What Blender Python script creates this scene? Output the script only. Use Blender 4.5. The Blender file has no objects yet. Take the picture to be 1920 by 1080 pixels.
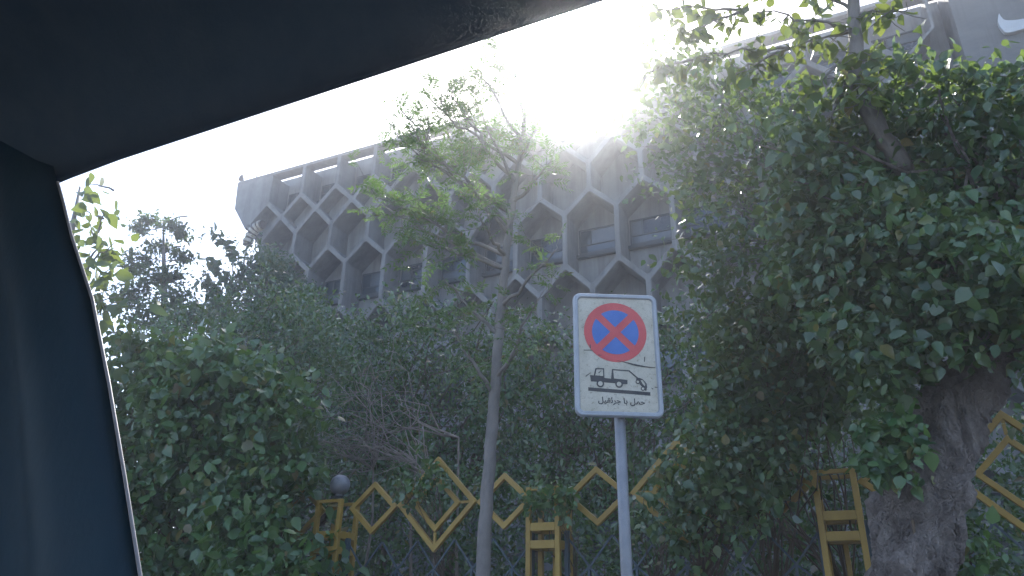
import bpy, math, random
import numpy as np
from mathutils import Vector, Matrix

random.seed(7)
rng = np.random.default_rng(11)
R = math.radians
SC = bpy.context.scene
COL = SC.collection

# ------------------------------------------------------------------ camera
cam_data = bpy.data.cameras.new('camera')
cam = bpy.data.objects.new('camera', cam_data)
COL.objects.link(cam)
cam_data.sensor_width = 36.0
cam_data.lens = 36.0 * 1400 / 1920
cam_data.clip_start = 0.02
cam_data.clip_end = 3000
EYE = Vector((0, 0, 1.3))
cam.matrix_world = (Matrix.Translation(EYE) @ Matrix.Rotation(R(25.4), 4, 'Z')
                    @ Matrix.Rotation(R(90 + 23.9), 4, 'X') @ Matrix.Rotation(R(0.88), 4, 'Z'))
SC.camera = cam

# ------------------------------------------------------------------ sky, sun, exposure
SUN = Vector((-0.256, 0.708, 0.658)).normalized()        # towards the sun
el = math.asin(SUN.z)
az = math.atan2(SUN.x, SUN.y)
world = bpy.data.worlds.new('World')
SC.world = world
world.use_nodes = True
wn = world.node_tree
for n in list(wn.nodes):
    wn.nodes.remove(n)
sky = wn.nodes.new('ShaderNodeTexSky')
sky.sky_type = 'NISHITA'
sky.sun_disc = False
sky.sun_elevation = el
sky.sun_rotation = az
sky.altitude = 1200
sky.air_density = 1.0
sky.dust_density = 3.0
sky.ozone_density = 1.0
bg = wn.nodes.new('ShaderNodeBackground')
bg.inputs['Strength'].default_value = 0.15
wo = wn.nodes.new('ShaderNodeOutputWorld')
wn.links.new(sky.outputs[0], bg.inputs[0])
wn.links.new(bg.outputs[0], wo.inputs[0])

sun_data = bpy.data.lights.new('sun', 'SUN')
sun_data.energy = 4.0
sun_data.angle = R(0.53)
sun_data.color = (1.0, 0.96, 0.9)
sun = bpy.data.objects.new('sun', sun_data)
COL.objects.link(sun)
sun.rotation_euler = (-SUN).to_track_quat('-Z', 'Y').to_euler()

SC.view_settings.view_transform = 'Standard'
SC.view_settings.look = 'None'
SC.view_settings.exposure = 1.7
SC.view_settings.gamma = 1.0
SC.view_settings.use_curve_mapping = False
SC.render.engine = 'CYCLES'
SC.cycles.use_denoising = True
SC.cycles.use_adaptive_sampling = True
SC.cycles.adaptive_threshold = 0.03
SC.cycles.max_bounces = 5
SC.cycles.diffuse_bounces = 3
SC.cycles.glossy_bounces = 2
SC.cycles.transmission_bounces = 4
SC.cycles.volume_bounces = 0
SC.cycles.transparent_max_bounces = 4
SC.cycles.caustics_reflective = False
SC.cycles.caustics_refractive = False

# ------------------------------------------------------------------ helpers
def tag(o, label=None, cat=None, group=None, kind=None):
    if label: o['label'] = label
    if cat: o['category'] = cat
    if group: o['group'] = group
    if kind: o['kind'] = kind
    return o

def link(name, data, parent=None, loc=(0, 0, 0)):
    o = bpy.data.objects.new(name, data)
    COL.objects.link(o)
    o.location = loc
    if parent is not None:
        o.parent = parent
    return o

def empty(name, loc=(0, 0, 0)):
    o = link(name, None, None, loc)
    o.empty_display_size = 0.1
    return o

class MB:
    """collects vertices and faces of one mesh"""
    def __init__(s):
        s.v = []; s.f = []
    def add(s, v, f):
        b = len(s.v)
        s.v += [tuple(p) for p in v]
        s.f += [tuple(i + b for i in q) for q in f]
        return s
    def box(s, a, b):
        (x0, y0, z0), (x1, y1, z1) = a, b
        return s.add([(x0,y0,z0),(x1,y0,z0),(x1,y1,z0),(x0,y1,z0),(x0,y0,z1),(x1,y0,z1),(x1,y1,z1),(x0,y1,z1)],
                     [(0,3,2,1),(4,5,6,7),(0,1,5,4),(1,2,6,5),(2,3,7,6),(3,0,4,7)])
    def bar(s, p, q, w, d, side=None):
        """rectangular bar from p to q; w across in the plane of side, d along side"""
        p, q = Vector(p), Vector(q)
        t = (q - p).normalized()
        n = Vector(side) if side is not None else Vector((0, 1, 0))
        u = t.cross(n).normalized()
        n = u.cross(t).normalized()
        vs = []
        for c in (p, q):
            for a, b in ((-1,-1),(1,-1),(1,1),(-1,1)):
                vs.append(c + u * a * w / 2 + n * b * d / 2)
        return s.add(vs, [(0,1,2,3),(7,6,5,4),(0,4,5,1),(1,5,6,2),(2,6,7,3),(3,7,4,0)])
    def tube(s, pts, rad, n=7, cap=True, jitter=0.0):
        pts = [Vector(p) for p in pts]
        if not hasattr(rad, '__len__'): rad = [rad] * len(pts)
        b = len(s.v)
        prev = None
        for i, p in enumerate(pts):
            t = (pts[min(i + 1, len(pts) - 1)] - pts[max(i - 1, 0)]).normalized()
            if prev is None:
                u = t.cross(Vector((0.31, 0.92, 0.17))).normalized()
            else:
                u = (prev - t * prev.dot(t)).normalized()
            prev = u
            w = t.cross(u)
            for k in range(n):
                a = 2 * math.pi * k / n
                r = rad[i] * (1 + jitter * random.uniform(-1, 1))
                s.v.append(tuple(p + (u * math.cos(a) + w * math.sin(a)) * r))
        m = len(pts)
        for i in range(m - 1):
            for k in range(n):
                a0 = b + i * n + k; a1 = b + i * n + (k + 1) % n
                s.f.append((a0, a1, a1 + n, a0 + n))
        if cap:
            s.f.append(tuple(b + k for k in range(n))[::-1])
            s.f.append(tuple(b + (m - 1) * n + k for k in range(n)))
        return s
    def prism(s, poly, y0, y1):
        """polygon of (x, z) extruded from y0 to y1 (y0 is the face toward the street)"""
        n = len(poly)
        vs = [(x, y0, z) for x, z in poly] + [(x, y1, z) for x, z in poly]
        fs = [tuple(range(n)), tuple(range(2 * n - 1, n - 1, -1))]
        for i in range(n):
            j = (i + 1) % n
            fs.append((i, i + n, j + n, j))
        return s.add(vs, fs)
    def lathe(s, prof, n=20, c=(0, 0, 0)):
        b = len(s.v)
        for r, z in prof:
            for k in range(n):
                a = 2 * math.pi * k / n
                s.v.append((c[0] + r * math.cos(a), c[1] + r * math.sin(a), c[2] + z))
        for i in range(len(prof) - 1):
            for k in range(n):
                a0 = b + i * n + k; a1 = b + i * n + (k + 1) % n
                s.f.append((a0, a1, a1 + n, a0 + n))
        s.f.append(tuple(b + k for k in range(n))[::-1])
        s.f.append(tuple(b + (len(prof) - 1) * n + k for k in range(n)))
        return s
    def mesh(s, name, mat, smooth=False):
        me = bpy.data.meshes.new(name)
        me.from_pydata(s.v, [], s.f)
        if mat: me.materials.append(mat)
        if smooth: me.shade_smooth()
        me.update()
        return me
    def build(s, name, mat, parent=None, smooth=False, bevel=0.0):
        o = link(name, s.mesh(name, mat, smooth), parent)
        if bevel:
            m = o.modifiers.new('edge', 'BEVEL'); m.width = bevel; m.segments = 2; m.limit_method = 'ANGLE'
        return o

def fast_mesh(name, verts, tris, mat):
    me = bpy.data.meshes.new(name)
    me.vertices.add(len(verts))
    me.vertices.foreach_set('co', np.ascontiguousarray(verts, dtype=np.float32).ravel())
    me.loops.add(tris.size)
    me.loops.foreach_set('vertex_index', np.ascontiguousarray(tris, dtype=np.int32).ravel())
    me.polygons.add(len(tris))
    me.polygons.foreach_set('loop_start', np.arange(0, tris.size, 3, dtype=np.int32))
    me.update(calc_edges=True)
    me.materials.append(mat)
    return me

# ------------------------------------------------------------------ materials
def nodes(name):
    m = bpy.data.materials.new(name)
    m.use_nodes = True
    t = m.node_tree
    return m, t, t.nodes['Principled BSDF']

def ramp(t, fac, stops):
    r = t.nodes.new('ShaderNodeValToRGB')
    while len(r.color_ramp.elements) < len(stops):
        r.color_ramp.elements.new(0.5)
    for e, (p, c) in zip(r.color_ramp.elements, stops):
        e.position = p; e.color = (*c, 1)
    t.links.new(fac, r.inputs[0])
    return r

def noise(t, scale, detail=5, rough=0.6, vec=None, dist=0.0):
    n = t.nodes.new('ShaderNodeTexNoise')
    n.inputs['Scale'].default_value = scale
    n.inputs['Detail'].default_value = detail
    n.inputs['Roughness'].default_value = rough
    n.inputs['Distortion'].default_value = dist
    if vec is not None: t.links.new(vec, n.inputs['Vector'])
    return n

def obj_coord(t, scale=(1, 1, 1)):
    c = t.nodes.new('ShaderNodeTexCoord')
    m = t.nodes.new('ShaderNodeMapping')
    m.inputs['Scale'].default_value = scale
    g = t.nodes.new('ShaderNodeNewGeometry')
    t.links.new(g.outputs['Position'], m.inputs['Vector'])
    return m.outputs[0]

def bump(t, b, h, strength=0.3, dist=0.02):
    n = t.nodes.new('ShaderNodeBump')
    n.inputs['Strength'].default_value = strength
    n.inputs['Distance'].default_value = dist
    t.links.new(h, n.inputs['Height'])
    t.links.new(n.outputs[0], b.inputs['Normal'])

def mix_col(t, fac, a, b, mode='MIX'):
    n = t.nodes.new('ShaderNodeMix')
    n.data_type = 'RGBA'; n.blend_type = mode
    if isinstance(fac, (int, float)): n.inputs[0].default_value = fac
    else: t.links.new(fac, n.inputs[0])
    for sock, v in ((n.inputs[6], a), (n.inputs[7], b)):
        if isinstance(v, tuple): sock.default_value = (*v, 1)
        else: t.links.new(v, sock)
    return n.outputs[2]

def surface_mat(name, c0, c1, scale=3.0, rough=0.8, metallic=0.0, bump_s=0.2, streak=None, stretch=(1, 1, 1), spec=0.5, bd=0.01, vary=0.0):
    m, t, b = nodes(name)
    v = obj_coord(t, stretch)
    n = noise(t, scale, 8, 0.65, v)
    r = ramp(t, n.outputs[0], [(0.3, c0), (0.7, c1)])
    out = r.outputs[0]
    if streak:
        v2 = obj_coord(t, (1.0, 1.0, 0.07))
        n2 = noise(t, 2.2, 6, 0.7, v2)
        r2 = ramp(t, n2.outputs[0], [(0.45, (1, 1, 1)), (0.72, streak)])
        out = mix_col(t, 1.0, out, r2.outputs[0], 'MULTIPLY')
    if vary:
        oi = t.nodes.new('ShaderNodeObjectInfo')
        r4 = ramp(t, oi.outputs['Random'], [(0.0, (1 - vary,) * 3), (1.0, (1.0,) * 3)])
        out = mix_col(t, 1.0, out, r4.outputs[0], 'MULTIPLY')
    t.links.new(out, b.inputs['Base Color'])
    b.inputs['Roughness'].default_value = rough
    b.inputs['Metallic'].default_value = metallic
    b.inputs['Specular IOR Level'].default_value = spec
    if bump_s:
        n3 = noise(t, scale * 9, 6, 0.7, v)
        bump(t, b, n3.outputs[0], bump_s, bd)
    return m

def leaf_mat(name, cols, trans=0.4, rough=0.45, spec=0.5, tcol=(0.25, 0.42, 0.05)):
    """leaf with per-leaf colour variation, gloss and light coming through the blade"""
    m, t, b = nodes(name)
    g = t.nodes.new('ShaderNodeNewGeometry')
    n = len(cols)
    r = ramp(t, g.outputs['Random Per Island'], [(0.94 * i / max(n - 1, 1), c) for i, c in enumerate(cols)] + [(0.975, (0.20, 0.165, 0.05)), (1.0, (0.16, 0.10, 0.045))])
    ns = noise(t, 1.6, 3, 0.6, obj_coord(t))
    rr = ramp(t, ns.outputs[0], [(0.3, (0.72, 0.74, 0.8)), (0.7, (1.15, 1.12, 0.95))])
    col = mix_col(t, 1.0, r.outputs[0], rr.outputs[0], 'MULTIPLY')
    t.links.new(col, b.inputs['Base Color'])
    b.inputs['Roughness'].default_value = rough
    b.inputs['Specular IOR Level'].default_value = spec
    tr = t.nodes.new('ShaderNodeBsdfTranslucent')
    tc = mix_col(t, 0.6, col, tcol)
    t.links.new(tc, tr.inputs['Color'])
    mx = t.nodes.new('ShaderNodeMixShader')
    mx.inputs[0].default_value = trans
    t.links.new(b.outputs[0], mx.inputs[1])
    t.links.new(tr.outputs[0], mx.inputs[2])
    t.links.new(mx.outputs[0], t.nodes['Material Output'].inputs['Surface'])
    return m

def plain(name, c, rough=0.5, metallic=0.0, spec=0.5):
    m, t, b = nodes(name)
    n = noise(t, 14, 5, 0.6, obj_coord(t))
    r = ramp(t, n.outputs[0], [(0.3, tuple(x * 0.85 for x in c)), (0.7, tuple(min(1, x * 1.1) for x in c))])
    t.links.new(r.outputs[0], b.inputs['Base Color'])
    b.inputs['Roughness'].default_value = rough
    b.inputs['Metallic'].default_value = metallic
    b.inputs['Specular IOR Level'].default_value = spec
    return m

M = {}
M['concrete'] = surface_mat('concrete', (0.225, 0.216, 0.206), (0.31, 0.298, 0.283), 1.3, 0.9, 0, 0.25, (0.55, 0.53, 0.51))
M['frame'] = surface_mat('cell concrete', (0.20, 0.193, 0.185), (0.285, 0.276, 0.264), 2.2, 0.88, 0, 0.25, (0.62, 0.60, 0.58), vary=0.16)
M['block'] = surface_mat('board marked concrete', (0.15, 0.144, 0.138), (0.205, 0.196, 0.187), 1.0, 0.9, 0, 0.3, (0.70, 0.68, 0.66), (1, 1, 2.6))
M['darkmetal'] = plain('dark window metal', (0.035, 0.038, 0.042), 0.5)
M['blind'] = plain('grey roller blind', (0.25, 0.26, 0.28), 0.7)
M['white'] = surface_mat('white letter paint', (0.52, 0.52, 0.52), (0.6, 0.6, 0.6), 4, 0.5, 0, 0.05)
M['ochre'] = surface_mat('ochre paint', (0.31, 0.19, 0.032), (0.42, 0.27, 0.052), 5, 0.5, 0, 0.15, (0.7, 0.66, 0.6))
M['bluegrey'] = surface_mat('blue grey paint', (0.035, 0.055, 0.07), (0.055, 0.08, 0.095), 6, 0.55, 0, 0.1)
M['galv'] = surface_mat('galvanised steel', (0.20, 0.205, 0.22), (0.27, 0.275, 0.29), 8, 0.5, 0.3, 0.08)
M['rim'] = surface_mat('grey sign rim', (0.30, 0.32, 0.35), (0.40, 0.42, 0.45), 9, 0.5, 0.1, 0.1)
M['bark'] = surface_mat('grey brown bark', (0.12, 0.098, 0.088), (0.48, 0.41, 0.37), 7, 0.95, 0, 1.0, None, (1, 1, 0.6), 0.3, 0.12)
m, t, b = M['bark'], M['bark'].node_tree, M['bark'].node_tree.nodes['Principled BSDF']
vo = t.nodes.new('ShaderNodeTexVoronoi'); vo.feature = 'DISTANCE_TO_EDGE'; vo.inputs['Scale'].default_value = 11
nz = noise(t, 6, 5, 0.7, obj_coord(t))
va = t.nodes.new('ShaderNodeVectorMath'); va.operation = 'MULTIPLY_ADD'
va.inputs[1].default_value = (0.25, 0.25, 0.25)
t.links.new(nz.outputs['Color'], va.inputs[0]); t.links.new(obj_coord(t, (1, 1, 0.55)), va.inputs[2])
t.links.new(va.outputs[0], vo.inputs['Vector'])
vr = ramp(t, vo.outputs['Distance'], [(0.0, (0, 0, 0)), (0.16, (1, 1, 1))])
bn = t.nodes.new('ShaderNodeBump'); bn.inputs['Strength'].default_value = 1.0; bn.inputs['Distance'].default_value = 0.035
old = b.inputs['Normal'].links[0].from_socket
t.links.new(old, bn.inputs['Normal']); t.links.new(vr.outputs[0], bn.inputs['Height']); t.links.new(bn.outputs[0], b.inputs['Normal'])
M['thinbark'] = surface_mat('smooth grey bark', (0.15, 0.135, 0.125), (0.27, 0.245, 0.225), 7, 0.9, 0, 0.5, None, (1, 1, 0.4), 0.3)
M['twig'] = surface_mat('dry twig', (0.16, 0.125, 0.10), (0.30, 0.25, 0.21), 9, 0.9, 0, 0.2)
M['stem'] = surface_mat('creeper stem', (0.07, 0.055, 0.035), (0.14, 0.10, 0.07), 9, 0.9, 0, 0.2)
M['asphalt'] = surface_mat('asphalt', (0.04, 0.04, 0.042), (0.065, 0.064, 0.062), 5, 0.95, 0, 0.4)
M['pave'] = surface_mat('paving', (0.20, 0.19, 0.18), (0.30, 0.29, 0.27), 3, 0.9, 0, 0.3)
M['earth'] = surface_mat('earth', (0.09, 0.075, 0.05), (0.15, 0.12, 0.08), 2, 0.95, 0, 0.4)
M['lining'] = surface_mat('dark woven lining', (0.07, 0.108, 0.15), (0.09, 0.128, 0.168), 20, 0.95, 0, 0.25, None, (1, 1, 1), 0.1)
M['pillar'] = surface_mat('dark pillar trim', (0.012, 0.036, 0.058), (0.017, 0.046, 0.070), 14, 0.6, 0, 0.12, None, (1, 1, 0.2), 0.3)
M['seal'] = plain('sunlit seal edge', (0.30, 0.29, 0.31), 0.5)  # pale tone stands in for sunlight on the window seal edge
M['carskin'] = plain('car paint', (0.03, 0.035, 0.045), 0.3)
M['globe'] = plain('frosted lamp globe', (0.19, 0.19, 0.205), 0.4)
M['shade'] = plain('pale lamp shade', (0.50, 0.48, 0.47), 0.6)
M['cream'] = plain('cream rib', (0.48, 0.43, 0.36), 0.6)
M['brown'] = plain('brown rib', (0.09, 0.06, 0.045), 0.7)

m, t, b = nodes('window glass')
b.inputs['Base Color'].default_value = (0.03, 0.045, 0.055, 1)
b.inputs['Roughness'].default_value = 0.06
b.inputs['Specular IOR Level'].default_value = 0.9
b.inputs['Coat Weight'].default_value = 0.2
n_ = noise(t, 1.3, 2, 0.5, obj_coord(t))
bump(t, b, n_.outputs[0], 0.05, 0.05)
M['glass'] = m
M['glass_dusty'] = plain('dusty window glass', (0.10, 0.11, 0.12), 0.25, 0, 0.8)
M['glass_dark'] = plain('dark window glass', (0.018, 0.022, 0.028), 0.12, 0, 0.7)

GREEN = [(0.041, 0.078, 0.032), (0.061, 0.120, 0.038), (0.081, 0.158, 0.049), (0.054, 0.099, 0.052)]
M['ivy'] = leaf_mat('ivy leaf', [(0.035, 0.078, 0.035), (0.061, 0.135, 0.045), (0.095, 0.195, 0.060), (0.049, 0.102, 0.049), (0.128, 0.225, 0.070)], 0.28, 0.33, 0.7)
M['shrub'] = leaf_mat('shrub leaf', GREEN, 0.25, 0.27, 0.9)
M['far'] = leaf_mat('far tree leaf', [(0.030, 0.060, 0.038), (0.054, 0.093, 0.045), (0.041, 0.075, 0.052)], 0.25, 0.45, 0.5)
M['ash'] = leaf_mat('fine compound leaf', [(0.074, 0.150, 0.049), (0.115, 0.210, 0.063), (0.081, 0.165, 0.070), (0.149, 0.255, 0.088)], 0.28, 0.45, 0.5, (0.24, 0.40, 0.08))
M['mulberry'] = leaf_mat('broad glossy leaf', [(0.041, 0.084, 0.045), (0.062, 0.126, 0.052), (0.088, 0.165, 0.060), (0.051, 0.099, 0.063), (0.115, 0.188, 0.070)], 0.3, 0.32, 0.75, (0.30, 0.42, 0.06))
M['side'] = leaf_mat('roadside leaf', [(0.068, 0.112, 0.035), (0.115, 0.180, 0.052), (0.068, 0.120, 0.052), (0.162, 0.195, 0.052)], 0.32, 0.45, 0.5, (0.34, 0.42, 0.05))

# ------------------------------------------------------------------ ground
def sheet(name, x0, x1, y0, y1, z, mat, kind='structure'):
    o = MB().add([(x0, y0, z), (x1, y0, z), (x1, y1, z), (x0, y1, z)], [(0, 1, 2, 3)]).build(name, mat)
    return tag(o, kind=kind)
tag(sheet('ground', -250, 250, -250, 250, 0.0, M['earth']), 'bare earth ground spreading under the whole street', 'ground')
tag(sheet('road', -250, 250, -9, 2.2, 0.004, M['asphalt']), 'grey asphalt road under the car', 'road')
tag(tag(MB().box((-250, 2.2, -0.05), (250, 6.6, 0.13)).build('pavement', M['pave']), kind='structure'),
    'raised paved footway between road and fence', 'pavement')

# ------------------------------------------------------------------ honeycomb building
BX0, S = -17.74, 1.714          # x of column 0, column pitch
YF, YB = 19.5, 20.5             # front of the cells, back wall
def kx(k): return BX0 + S * k
building = empty('office_building', (-9, 20.5, 0))
tag(building, 'pale grey concrete office building with a honeycomb of deep hexagonal cells', 'building')
def bpart(mb, name, mat, parent=None, smooth=False, bevel=0.0):
    o = mb.build(name, mat, None, smooth, bevel)
    p = parent or building
    o.parent = p
    o.matrix_parent_inverse = Matrix.Translation(p.matrix_world.translation if parent else building.location).inverted() if False else Matrix.Identity(4)
    return o
# parts are modelled in world coordinates, so the building empty keeps its origin at the world origin
building.location = (0, 0, 0)

def inset_round(poly, d, r, seg=4, open_edge=None):
    """inset a convex polygon by d and round its corners by radius r"""
    n = len(poly)
    P = [Vector(p) for p in poly]
    area = sum(P[i].x * P[(i + 1) % n].y - P[(i + 1) % n].x * P[i].y for i in range(n))
    sg = 1 if area > 0 else -1
    lines = []
    for i in range(n):
        a, b_ = P[i], P[(i + 1) % n]
        t_ = (b_ - a).normalized()
        nn = Vector((-t_.y, t_.x)) * sg
        lines.append((a + nn * (0.0 if i == open_edge else d), t_))
    Q = []
    for i in range(n):
        (a, u), (c, w) = lines[i - 1], lines[i]
        den = u.x * w.y - u.y * w.x
        s_ = ((c - a).x * w.y - (c - a).y * w.x) / den
        Q.append(a + u * s_)
    out = []
    for i in range(n):
        p = Q[i]; a = (Q[i - 1] - p).normalized(); c = (Q[(i + 1) % n] - p).normalized()
        ang = a.angle(c)
        rc = 0.001 if open_edge is not None and i in (open_edge, (open_edge + 1) % n) else r
        L = min(rc / math.tan(ang / 2), 0.4 * min((Q[i - 1] - p).length, (Q[(i + 1) % n] - p).length))
        p0, p1 = p + a * L, p + c * L
        for k in range(seg + 1):
            f = k / seg
            out.append((1 - f) ** 2 * p0 + 2 * f * (1 - f) * p + f * f * p1)
    return out, seg + 1

def cell_mesh(name, poly, d=0.085, r=0.10, y0=YF, y1=YB, mat=None, open_edge=None):
    inner, m = inset_round(poly, d, r, 4, open_edge)
    n = len(poly); N = len(inner)
    ch = 0.02
    inner2, _ = inset_round(poly, d - ch, r, 4, open_edge)
    vs = [(x, y0, z) for x, z in poly]                       # 0..n
    vs += [(p.x, y0, p.y) for p in inner2]                   # front lip
    vs += [(p.x, y0 + ch, p.y) for p in inner]               # chamfer
    vs += [(p.x, y1, p.y) for p in inner]
    fs = []
    a, b_, c = n, n + N, n + 2 * N
    for i in range(n):
        grp = [a + i * m + k for k in range(m)]
        nxt = a + ((i + 1) % n) * m
        for k in range(m - 1):
            fs.append((i, grp[k], grp[k + 1]))
        if i != open_edge: fs.append((i, grp[-1], nxt, (i + 1) % n))
    for k in range(N):
        k2 = (k + 1) % N
        if open_edge is not None and k == open_edge * m + m - 1: continue
        fs.append((a + k, b_ + k, b_ + k2, a + k2))
        fs.append((b_ + k, c + k, c + k2, b_ + k2))
    mb = MB(); mb.v = vs; mb.f = fs
    return mb.mesh(name, mat or M['frame'])

Z_ROOF, Z_APEX, Z_NODE = 18.0, 16.58, 15.74
H = S / 2
def hexa(zt, zu, zl, zb):
    return [(0, zt), (-H, zu), (-H, zl), (0, zb), (H, zl), (H, zu)]
ROWS = [   # (kind, half offset, polygon)
    ('bay', 0.0, [(-H, Z_ROOF - 0.12), (-H, Z_APEX), (0, Z_NODE), (H, Z_APEX), (H, Z_ROOF - 0.12)]),
    ('diamond', 0.5, [(0, Z_APEX), (-H, Z_NODE), (0, 14.85), (H, Z_NODE)]),
    ('blank', 0.0, hexa(Z_NODE, 14.85, 13.90, 13.10)),
    ('window', 0.5, hexa(13.90, 13.10, 11.31, 10.41)),
    ('blank', 0.0, hexa(11.31, 10.41, 9.46, 8.66)),
    ('window', 0.5, hexa(9.46, 8.66, 6.87, 5.97)),
    ('blank', 0.0, hexa(6.87, 5.97, 5.02, 4.22)),
    ('window', 0.5, hexa(5.02, 4.22, 2.43, 1.53)),
]
def window_parts(x, z0, z1, hw, y=YB):
    """a window set into the back wall of one cell: frame, panes, sill"""
    f = MB()
    f.box((x - hw, y - 0.05, z1 - 0.05), (x + hw, y + 0.04, z1))
    f.box((x - hw, y - 0.05, z0), (x + hw, y + 0.04, z0 + 0.05))
    f.box((x - hw, y - 0.05, z0 + 0.05), (x - hw + 0.05, y + 0.04, z1 - 0.05))
    f.box((x + hw - 0.05, y - 0.05, z0 + 0.05), (x + hw, y + 0.04, z1 - 0.05))
    f.box((x - hw + 0.05, y - 0.045, z0 + 0.30), (x + hw - 0.05, y + 0.03, z0 + 0.34))
    f.box((x - hw + 0.38, y - 0.044, z0 + 0.34), (x - hw + 0.42, y + 0.03, z1 - 0.05))
    w = f.build('window', M['darkmetal'], building)
    for (a, b_, c, e) in ((x - hw + 0.05, x + hw - 0.05, z0 + 0.05, z0 + 0.30), (x - hw + 0.05, x - hw + 0.38, z0 + 0.34, z1 - 0.05), (x - hw + 0.42, x + hw - 0.05, z0 + 0.34, z1 - 0.05)):
        o = MB().box((a, y - 0.02, c), (b_, y - 0.012, e)).build('pane', M[random.choice(['glass', 'glass', 'glass_dusty', 'glass_dark'])], w)
    MB().box((x - hw - 0.06, y - 0.16, z0 - 0.16), (x + hw + 0.06, y - 0.003, z0 - 0.05)).build('sill', M['darkmetal'], w)
    return w

K0, K1 = -2, 13
wall = MB()
wall.box((kx(-2) + 0.05, YB, 0), (4.1, YB + 0.3, 18.25))
bpart(wall, 'wall', M['concrete'])
for ri, (kind, off, poly) in enumerate(ROWS):
    me = cell_mesh('cell_frame', poly, 0.085 if kind != 'diamond' else 0.095, open_edge=4 if kind == 'bay' else None)
    for k in range(K0, K1):
        kk = k + off
        if kk < -1.6 or (kk < -1.1 and kind != 'diamond') or kk > 12.3: continue
        o = link('cell_frame', me, building, (kx(kk), 0, 0))
        x = kx(kk)
        if kind == 'window':
            zb = poly[3][1]
            window_parts(x, zb + 1.66, zb + 2.55, 0.72)
        elif kind == 'bay':
            window_parts(x, 16.72, 17.42, 0.66)
        elif kind == 'diamond':
            p2 = MB().prism([(a * 0.97, Z_NODE - 0.02 + (c - Z_NODE) * 0.97) for a, c in poly], YB - 0.42, YB - 0.36)
            o2 = link('recess_panel', p2.mesh('recess_panel', M['concrete']), building, (x, 0, 0))
# roof edge
bpart(MB().box((-22.16, YF + 0.004, 17.878), (4.08, 19.97, 18.02)), 'roof_edge', M['frame'], None, False, 0.012)
bpart(MB().box((-21.0, YB + 0.3, 17.2), (4.1, 34, 17.45)), 'roof', M['concrete'])
bpart(MB().box((-20.98, YB + 0.302, 0), (-20.7, 34, 17.19)), 'side_wall', M['concrete'])
# brow panel at the end of the cells
xe = kx(-1.5)
brow = MB().prism([(-22.16, 17.877), (-22.05, 16.69), (-21.25, 15.55), (kx(-2), Z_NODE - 0.12), (kx(-2), Z_NODE), (xe, Z_APEX), (xe, 17.877)], YF, YB)
bpart(brow, 'end_panel', M['frame'])
bpart(MB().bar((kx(-2), YF + 0.45, Z_NODE), (kx(-1.0), YF + 0.45, 13.62), 0.16, 0.9), 'end_strut', M['frame'])
# blank block
blk = empty('stair_block')
tag(blk, 'blank board-marked concrete block with a raised white letter beside the honeycomb', 'building')
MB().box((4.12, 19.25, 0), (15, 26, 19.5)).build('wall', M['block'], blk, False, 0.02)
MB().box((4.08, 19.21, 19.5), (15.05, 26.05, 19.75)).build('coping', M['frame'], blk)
# raised letter
def smooth_poly(pts, seg=5):
    out = []
    n = len(pts)
    for i in range(n):
        p0, p1, p2, p3 = [Vector(pts[(i + j - 1) % n]) for j in range(4)]
        for k in range(seg):
            f = k / seg
            out.append(0.5 * ((2 * p1) + (p2 - p0) * f + (2 * p0 - 5 * p1 + 4 * p2 - p3) * f * f + (3 * p1 - p0 - 3 * p2 + p3) * f ** 3))
    return [(p.x, p.y) for p in out]
lp = smooth_poly([(5.10, 16.17), (5.03, 15.92), (5.06, 15.66), (5.17, 15.50), (5.56, 15.50), (6.2, 15.52), (6.55, 15.56), (6.72, 15.75), (6.74, 16.12), (6.62, 16.13), (6.56, 15.9), (6.2, 15.83), (5.6, 15.81), (5.22, 15.90), (5.13, 16.05)])
let = MB().prism(lp, 19.13, 19.249).build('wall_letter', M['white'])
tag(let, 'white raised letter stroke curling up on the blank concrete block', 'letter')

# lamp on the roof corner
lamp = empty('roof_lamp')
tag(lamp, 'small dark lamp on a bent arm at the roof corner', 'lamp')
arc = [(-21.35, 19.7, 18.02), (-21.38, 19.7, 18.30), (-21.55, 19.7, 18.45), (-21.95, 19.7, 18.52), (-22.2, 19.7, 18.46)]
MB().tube(arc, 0.022, 8).build('arm', M['darkmetal'], lamp, True)
MB().lathe([(0.02, 0.12), (0.06, 0.10), (0.10, 0.0), (0.12, -0.14), (0.02, -0.15)], 12, (-22.22, 19.7, 18.38)).build('head', M['darkmetal'], lamp, True)

# striped ribbed elbow on the facade
elb = empty('ribbed_duct')
tag(elb, 'cream and brown striped ribbed elbow pipe on the cell corner above the creeper', 'pipe')
path = []
for i in range(12):
    a = i / 11 * 1.9
    path.append(Vector((-20.72 + 0.5 * (1 - math.cos(a)), 19.25, 14.62 + 0.55 * math.sin(a) + 0.25 * i / 11)))
for i in range(11):
    MB().tube([path[i], path[i + 1]], [0.21, 0.21] if i % 2 else [0.175, 0.175], 14).build('rib', M['cream'] if i % 2 else M['brown'], elb)
MB().tube([path[0], path[0] - Vector((0.02, 0, 0.5)), path[0] - Vector((0.0, 0, 1.2)), path[0] + Vector((0.3, 0, -2.0))], [0.05, 0.045, 0.045, 0.045], 8).build('tail_pipe', M['cream'], elb, True)

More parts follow.
